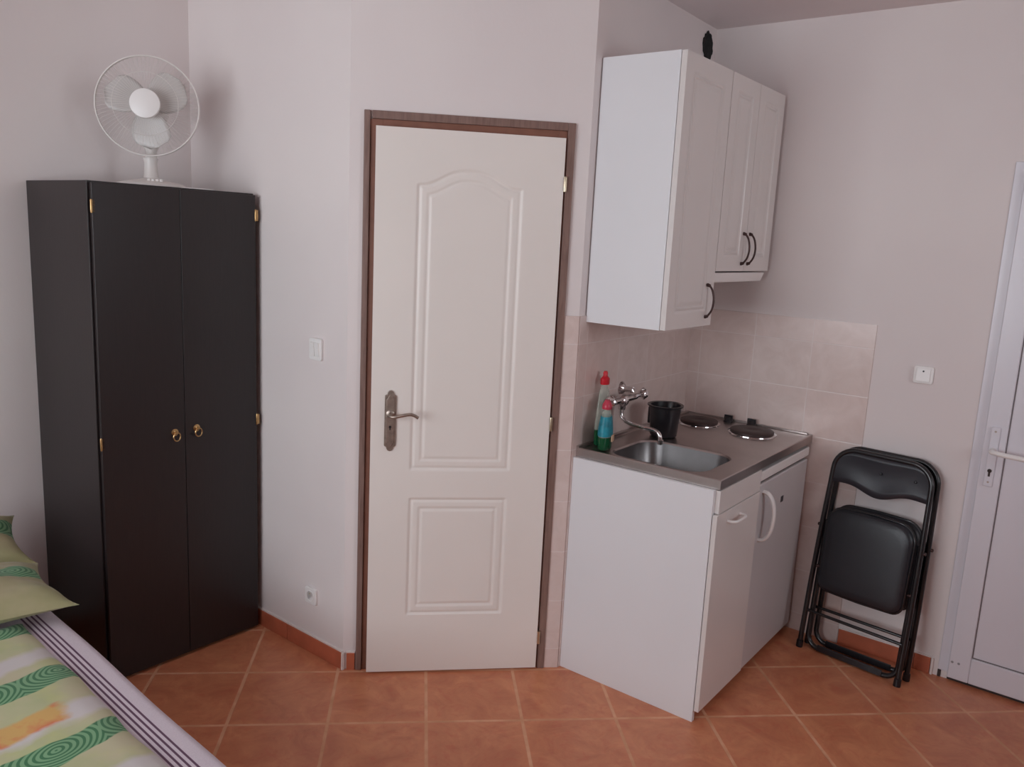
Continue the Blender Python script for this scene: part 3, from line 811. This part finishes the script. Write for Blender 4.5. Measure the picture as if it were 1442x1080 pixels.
def utensil_cup():
    M = MK @ Matrix.Translation((.455, -.165, ZW))
    t = thing('utensil_pot', 'black plastic flared pot standing between sink and rear hotplate', 'pot', M)
    n = 36
    R = []
    for r, z in ((.050, 0), (.054, .004), (.061, .085), (.064, .118), (.072, .122), (.073, .128), (.0615, .127), (.058, .085), (.050, .012), (.01, .010)):
        R.append([((r+(.012*max(0, math.cos(2*PI*j/n))**6 if z > .115 and r > .06 else 0))*math.cos(2*PI*j/n), r*math.sin(2*PI*j/n), z) for j in range(n)])
    MB(M).rings(R).build('pot_body', M_BLACKP, t, smooth=True)
    MB(M).box(-.008, .008, .060, .074, .040, .110).build('handle', M_BLACKP, t, bevel=.004)
utensil_cup()

# ---------------------------------------------------------------- wall cupboards
def bow_handle(M, parent):
    """vertical bow handle, 125 mm, local -y outwards"""
    p = smoothpath([(0, 0, .058), (0, -.010, .056), (0, -.022, .040), (0, -.029, .015), (0, -.030, -.010), (0, -.024, -.036), (0, -.010, -.056), (0, 0, -.058)], 5)
    N = len(p); r = [.0062 if (i < 6 or i > N-7) else .0038 for i in range(N)]
    MB(M).tube(p, r, 10).sphere((0, -.002, .060), .0065, n=10).sphere((0, -.002, -.060), .0065, n=10).build('handle', M_IRON, parent, smooth=True)
PROF_C = [(-.003, 0), (.001, -.004), (.004, -.0045), (.010, -.001), (.013, -.001), (.016, -.0045), (.020, -.0045), (.034, -.0006), (9, -.0006)]
def wall_cupboard(label, s0, s1, z0, z1, doors, side_first):
    t = thing('wall_cupboard', label, 'cabinet', MK @ Matrix.Translation(((s0+s1)/2, -.17, z0)), 'white kitchen wall cupboards')
    mb = MB(MK); p = .018; w = .026
    kb(mb, s0, s0+p, w, .325, z0, z1); kb(mb, s1-p, s1, w, .325, z0, z1)
    kb(mb, s0+p, s1-p, w, .325, z0, z0+p); kb(mb, s0+p, s1-p, w, .325, z1-p, z1); kb(mb, s0+p, s1-p, w, w+.006, z0+p, z1-p)
    mb.build('body', M_WHITE, t, bevel=.001)
    for a, b, hs, hz in doors:
        m = .062
        mb = MB(MK); relief_board(mb, a, b, z0+.002, z1-.002, -.347, -.327, [[(a+m, z0+m), (b-m, z0+m), (b-m, z1-m), (a+m, z1-m)]], PROF_C, .0045)
        d = mb.build('door', M_FOIL, t, smooth=True)
        bow_handle(MK @ Matrix.Translation((hs, -.347, hz)), d)
wall_cupboard('tall white wall cupboard with one panelled door, nearest the inner door', .030, .404, 1.360, 2.282, [(.031, .403, .345, 1.455)], True)
wall_cupboard('shorter white wall cupboard with two panelled doors above the cooker hood', .406, .944, 1.562, 2.282, [(.407, .6735, .640, 1.652), (.6765, .943, .703, 1.652)], False)
def hood():
    t = thing('cooker_hood', 'slim white cooker hood fixed under the two-door wall cupboard', 'hood', MK @ Matrix.Translation((.66, -.17, 1.515)))
    mb = MB(MK)
    mb.add([(.409, -.335, 1.520), (.905, -.335, 1.520), (.905, -.026, 1.520), (.409, -.026, 1.520), (.409, -.342, 1.558), (.925, -.342, 1.558), (.925, -.026, 1.558), (.409, -.026, 1.558)],
           [(0,3,2,1), (4,5,6,7), (0,1,5,4), (1,2,6,5), (2,3,7,6), (3,0,4,7)])
    mb.build('housing', M_PLAST, t, bevel=.004)
    kb(MB(MK), .45, .87, .06, .30, 1.515, 1.520).build('grease_filter', M_STEEL, t)
hood()

# ================================================================ FOLDING CHAIRS
def folding_chair(label, P, ux, up, nrm):
    """local x across, z up the folded frame, -y towards the room"""
    M = Matrix(((ux.x, -nrm.x, up.x, P.x), (ux.y, -nrm.y, up.y, P.y), (ux.z, -nrm.z, up.z, P.z), (0, 0, 0, 1)))
    t = thing('folding_chair', label, 'chair', M, 'black folding chairs leaning on the right wall')
    Wd, H, r = .425, .880, .0105
    # front frame: inverted U
    x0, x1 = r, Wd-r; R = .085
    pts = [(x0, 0, .012), (x0, 0, .3), (x0+.004, 0, .55), (x0+.008, 0, .70)]
    pts += [(x, 0, z) for x, z in arc(x0+.010+R, H-r-R, R, PI, PI/2, 9)]
    pts += [(x, 0, z) for x, z in arc(x1-.010-R, H-r-R, R, PI/2, 0, 9)]
    pts += [(x1-.008, 0, .70), (x1-.004, 0, .55), (x1, 0, .3), (x1, 0, .012)]
    MB(M).tube(pts, r, 12).build('front_frame', M_FRAMEBLK, t, smooth=True)
    for x in (x0, x1):
        MB(M).lathe([(r+.003, 0), (r+.0035, .006), (r+.003, .030), (r, .032)], M=Matrix.Translation((x, 0, 0)), n=16).build('foot_cap', M_BLACKP, t, smooth=True)
    # rear frame: narrow U with its closed end near the floor, lying behind
    a0, a1 = .030, Wd-.024; yb = .022; r2 = .0105; Rr = .052
    pts = [(a0, .010, .560), (a0, .016, .40), (a0, yb, .20)]
    pts += [(x, yb, z) for x, z in arc(a0+Rr, .014+Rr, Rr, PI, 1.5*PI, 8)]
    pts += [(x, yb, z) for x, z in arc(a1-Rr, .014+Rr, Rr, 1.5*PI, 2*PI, 8)]
    pts += [(a1, yb, .20), (a1, .016, .40), (a1, .010, .560)]
    MB(M).tube(pts, r2, 12).build('rear_frame', M_FRAMEBLK, t, smooth=True)
    MB(M).box(a0+Rr, a1-Rr, yb-.016, yb-.009, .008, .034).build('foot_rail', M_BLACKP, t, bevel=.002)
    MB(M).tube([(x0, 0, .165), (x1, 0, .165)], .0065, 10).build('crossbar', M_FRAMEBLK, t, smooth=True)
    for x, zz in ((x0, .535), (x1, .535), (x0+.012, .36), (x1-.012, .36)):
        MB(M).lathe([(.006, -.0135), (.007, -.012), (.007, .012), (.006, .0135)], M=Matrix.Translation((x, .004, zz)) @ Matrix.Rotation(PI/2, 4, 'Y'), n=12).build('pivot', M_IRON, t, smooth=True)
    # back plate: fills the arch, wavy lower edge, gently dished
    n = 30; rows = []
    top = []; bot = []
    for i in range(n+1):
        u = i/n; x = x0+.004+(x1-x0-.008)*u
        e = min(x-(x0+.004), (x1-.004)-x)
        zt = H-.012-(R-math.sqrt(max(0, R*R-(R-min(R, e+.004))**2))) if e < R else H-.012
        zb = .722-.034*math.cos(2*PI*(u-.5))*(.5+.5*math.cos(2*PI*(u-.5)))*.8+.004
        rows.append([(x, -.004+.010*(1-(2*u-1)**2)*math.sin(PI*v/6), zb+(zt-zb)*v/6) for v in range(7)])
    vs = [p for r_ in rows for p in r_]
    fs = [(i*7+j, (i+1)*7+j, (i+1)*7+j+1, i*7+j+1) for i in range(n) for j in range(6)]
    b = MB(M); b.add(vs, fs); o = b.build('backrest', M_BACKP, t, smooth=True)
    s_ = o.modifiers.new('th', 'SOLIDIFY'); s_.thickness = .004; s_.offset = 0
    for x in (.212, .345):
        MB(M).lathe([(.0055, 0), (.005, .002), (.002, .003)], M=Matrix.Translation((x, -.006, .80)) @ Matrix.Rotation(PI/2, 4, 'X'), n=12).build('rivet', M_BLACKP, t, smooth=True)
    # seat pad, folded flat inside the frame: rounded top, rounded trapezoid
    def outline(g):
        z0, z1 = .272+g, .628-g; b_ = .170-g; tp = .172-g; c = Wd/2
        p = []
        p += arc(c+b_-.045, z0+.045, .045, -PI/2, 0, 6)
        p += arc(c+tp-.070, z1-.070, .070, 0, PI/2, 8)
        p += [(c, z1+.004)]
        p += arc(c-tp+.070, z1-.070, .070, PI/2, PI, 8)
        p += arc(c-b_+.045, z0+.045, .045, PI, 1.5*PI, 6)
        p += [(c, z0-.004)]
        return p
    R_ = [[(x, y, z) for x, z in outline(g)] for g, y in ((.012, .014), (.002, .010), (0, .002), (0, -.012), (.004, -.022), (.014, -.028), (.04, -.031), (.09, -.033))]
    MB(M).rings(R_).build('seat', M_VINYL, t, smooth=True)
    MB(M).rings([[(x, y, z) for x, z in outline(g)] for g, y in ((-.003, .002), (-.005, -.002), (-.005, -.006), (-.002, -.009))]).build('seat_rim', M_FRAMEBLK, t, smooth=True)
    return t
def wq(q, d, z=0.0): return W + B*q - A*d + UP*z
def chair_pose(q0, d0, q1, d1, qt, dt, zt):
    P1 = wq(q0, d0); P2 = wq(q1, d1); ux = (P2-P1).normalized()
    top = wq(qt, dt, zt); n = ux.cross(top-P1).normalized(); up = n.cross(ux)
    if n.dot(A) > 0: n = -n
    return P1, ux, up, n
P1, ux, up, n = chair_pose(.684, .148, 1.098, .206, .894, .060, .869)
folding_chair('black folding chair with padded seat, front one of the two leaning on the wall', P1, ux, up, n)
P2_ = (wq(.700, .088), wq(1.118, .133))
ux2 = (P2_[1]-P2_[0]).normalized(); top = wq(.915, .016, .874); n2 = ux2.cross(top-P2_[0]).normalized(); up2 = n2.cross(ux2)
if n2.dot(A) > 0: n2 = -n2
folding_chair('black folding chair with padded seat, rear one tucked behind the other against the wall', P2_[0], ux2, up2, n2)

# ================================================================ BED
BA = Vector((-1.05737, 2.43343, 0)); bang = math.atan2(-.67038, -.74202)
MBD = frame(BA, bang)       # x inward from the edge, y towards the camera's side
def bed():
    y0, y1, w = -.665, 1.30, 1.36
    t = thing('bed', 'low bed with lilac sheet striped dark purple along its edge', 'bed', MBD @ Matrix.Translation((w/2, .3, 0)))
    mb = MB(MBD).box(.02, w-.02, y0, y1-.03, .08, .24)
    for x in (.06, w-.12):
        for y in (y0+.05, y1-.14): mb.box(x, x+.06, y, y+.06, 0, .08)
    mb.build('bed_base', M_BEDBASE, t, bevel=.004)
    MB(MBD).box(.008, w-.008, y0+.01, y1-.01, .24, .444).build('mattress', M_SHEET, t, bevel=.02, seg=4)
    # sheet: a thin draped skin over the mattress top and its long edge
    n = 10; prof = [(-.002, .235), (-.003, .34), (-.002, .42)]+[(x, z) for x, z in arc(.024, .424, .026, PI, PI/2, 6)]+[(.06, .4515), (.3, .452), (w-.03, .452), (w+.002, .42), (w+.002, .25)]
    ny = 40; R = []
    for i in range(ny+1):
        y = y0+(y1-y0)*i/ny
        R.append([(x+.0015*math.sin(9*y+z*20), y, z+.0012*math.sin(7*y+x*5)) for x, z in prof])
    W_ = len(prof); vs = [p for r in R for p in r]
    fs = [(i*W_+j, i*W_+j+1, (i+1)*W_+j+1, (i+1)*W_+j) for i in range(ny) for j in range(W_-1)]
    b = MB(MBD); b.add(vs, fs); 
    # long faces get the stripes from object x, so the thing's frame is shifted back with a dedicated origin
    o = b.build('bed_sheet', M_SHEET, t, smooth=True)
    s_ = o.modifiers.new('th', 'SOLIDIFY'); s_.thickness = .003; s_.offset = -1
bed_w = 1.36
bed()
for nm in ('bed_sheet', 'mattress'):
    o = bpy.data.objects[nm]
    off = Matrix.Translation((-bed_w/2, -.3, 0))
    o.data.transform(off.inverted()); o.matrix_local = off      # stripes are measured from the bed edge

def duvet():
    x0, x1, y0, y1 = .106, bed_w-.10, -.02, 1.27
    nx, ny = 90, 90
    vs = []
    for j in range(ny+1):
        for i in range(nx+1):
            u, v = i/nx, j/ny; x = x0+(x1-x0)*u; y = y0+(y1-y0)*v
            e = min(min(u, 1-u)*(x1-x0), min(v, 1-v)*(y1-y0))
            puff = .003+.016*min(1, e/.05)**.5 + .022*min(1, e/.30)
            q = mnoise.noise(Vector((x*4, y*4, 1.3)))*.010*min(1, e/.08) + mnoise.noise(Vector((x*11, y*6, 4)))*.003*min(1, e/.05)
            ww = .0035*math.sin(y*11)+.002*math.sin(y*27+1)
            vs.append((x+ww*(1-u), y, .4545+max(.001, puff+q)))
    fs = [(j*(nx+1)+i, j*(nx+1)+i+1, (j+1)*(nx+1)+i+1, (j+1)*(nx+1)+i) for j in range(ny) for i in range(nx)]
    b = MB(MBD); b.add(vs, fs)
    per = [i for i in range(nx+1)]+[j*(nx+1)+nx for j in range(1, ny+1)]+[ny*(nx+1)+i for i in range(nx-1, -1, -1)]+[j*(nx+1) for j in range(ny-1, 0, -1)]
    k = len(vs); b.add([(vs[i][0], vs[i][1], .4545) for i in per], [])
    n = len(per)
    for q in range(n): b.f.append((per[q], per[(q+1) % n], k+(q+1) % n, k+q))
    b.f.append(tuple(k+q for q in range(n)))
    o = b.build('duvet', M_DUVET, smooth=True); set_origin(o, MBD @ Matrix.Translation((0, 0, .4545)))
    tag(o, 'cream duvet with green scrolled bands and orange patches spread on the bed', 'duvet')
duvet()

def pillow(label, M, lx, ly, h, cornerpull=.02, seed=0, smax=.02):
    n = 36; top = []; bot = []
    for j in range(n+1):
        for i in range(n+1):
            u = -1+2*i/n; v = -1+2*j/n
            bulge = (max(0, 1-abs(u)**3)**.6)*(max(0, 1-abs(v)**3)**.6)
            px = u*lx/2*(1-.10*(1-v*v)*abs(u)); py = v*ly/2*(1-.20*(1-u*u)*abs(v))
            w = mnoise.noise(Vector((u*2.3+seed, v*2.3, seed)))*.018*bulge + mnoise.noise(Vector((u*6+seed, v*5, seed+3)))*.005*bulge
            sag = 0
            top.append((px, py, h*.30+h*.70*bulge+w)); bot.append((px, py, h*.30-h*.29*bulge))
    N = (n+1)**2; vs = top+bot
    fs = [(j*(n+1)+i, j*(n+1)+i+1, (j+1)*(n+1)+i+1, (j+1)*(n+1)+i) for j in range(n) for i in range(n)]
    fs += [tuple(q+N for q in reversed(f)) for f in fs]
    per = [i for i in range(n+1)]+[j*(n+1)+n for j in range(1, n+1)]+[n*(n+1)+i for i in range(n-1, -1, -1)]+[j*(n+1) for j in range(n-1, 0, -1)]
    m = len(per)
    fs += [(per[(q+1) % m], per[q], per[q]+N, per[(q+1) % m]+N) for q in range(m)]
    b = MB(M); b.add(vs, fs); o = b.build('pillow', M_PILLOW, smooth=True); set_origin(o, M)
    tag(o, label, 'pillow', 'patterned pillows on the bed')
    return o
FR = Matrix.Rotation(-.05, 4, 'Z')
fc = Vector((-.018, .086, 0))-(FR @ Vector((-.33, .20, 0)))
pillow('front green and cream patterned pillow, its corner poking past the bed edge', MBD @ Matrix.Translation((fc.x, fc.y, .478)) @ FR, .66, .40, .125, seed=2)
pillow('rear green and cream patterned pillow propped against the wall at the head of the bed', MBD @ Matrix.Translation((.275, -.510, .510)) @ Matrix.Rotation(-.06, 4, "Z") @ Matrix.Rotation(-.36, 4, 'X'), .66, .27, .14, seed=5)

# ================================================================ LIGHT
w = bpy.data.worlds.new('daylight'); S.world = w; w.use_nodes = True
bg = w.node_tree.nodes['Background']; bg.inputs[0].default_value = (0.875, 0.93, 0.985, 1); bg.inputs[1].default_value = 9.0
def portal(M, x0, x1, z0, z1):
    L = bpy.data.lights.new('window_portal', 'AREA'); L.shape = 'RECTANGLE'; L.size = x1-x0; L.size_y = z1-z0
    L.cycles.is_portal = True
    o = bpy.data.objects.new('window_portal', L); COL.objects.link(o)
    # faces into the room (-y of the wall frame)
    o.matrix_world = M @ Matrix.Translation(((x0+x1)/2, .13, (z0+z1)/2)) @ Matrix.Rotation(-PI/2, 4, 'X')
portal(M_L, wy0, wy1, .85, 2.3)
portal(M_BK, 0.95, 1.95, 1.3, 2.4)

# ================================================================ CAMERA
def basis(v):
    xr, yf, zr = v
    c, s = math.cos(ROLL), math.sin(ROLL); x = c*xr-s*zr; zu = s*xr+c*zr
    c, s = math.cos(PITCH), math.sin(PITCH); y = c*yf-s*zu; z = s*yf+c*zu
    c, s = math.cos(YAW), math.sin(YAW); return Vector((c*x-s*y, s*x+c*y, z))
cam = bpy.data.cameras.new('camera'); co = bpy.data.objects.new('camera', cam); COL.objects.link(co)
X = basis((1, 0, 0)); Y = basis((0, 0, 1)); Zb = -basis((0, 1, 0))
co.matrix_world = Matrix(((X.x, Y.x, Zb.x, 0), (X.y, Y.y, Zb.y, 0), (X.z, Y.z, Zb.z, CAM_H), (0, 0, 0, 1)))
cam.sensor_fit = 'HORIZONTAL'; cam.sensor_width = 36; cam.lens = F_PX/1442*36; cam.clip_start = .02
S.camera = co
S.view_settings.view_transform = 'Standard'; S.view_settings.look = 'None'; S.view_settings.gamma = 1
S.view_settings.use_curve_mapping = False
S.view_settings.exposure = -0.22
S.cycles.max_bounces = 8; S.cycles.diffuse_bounces = 6
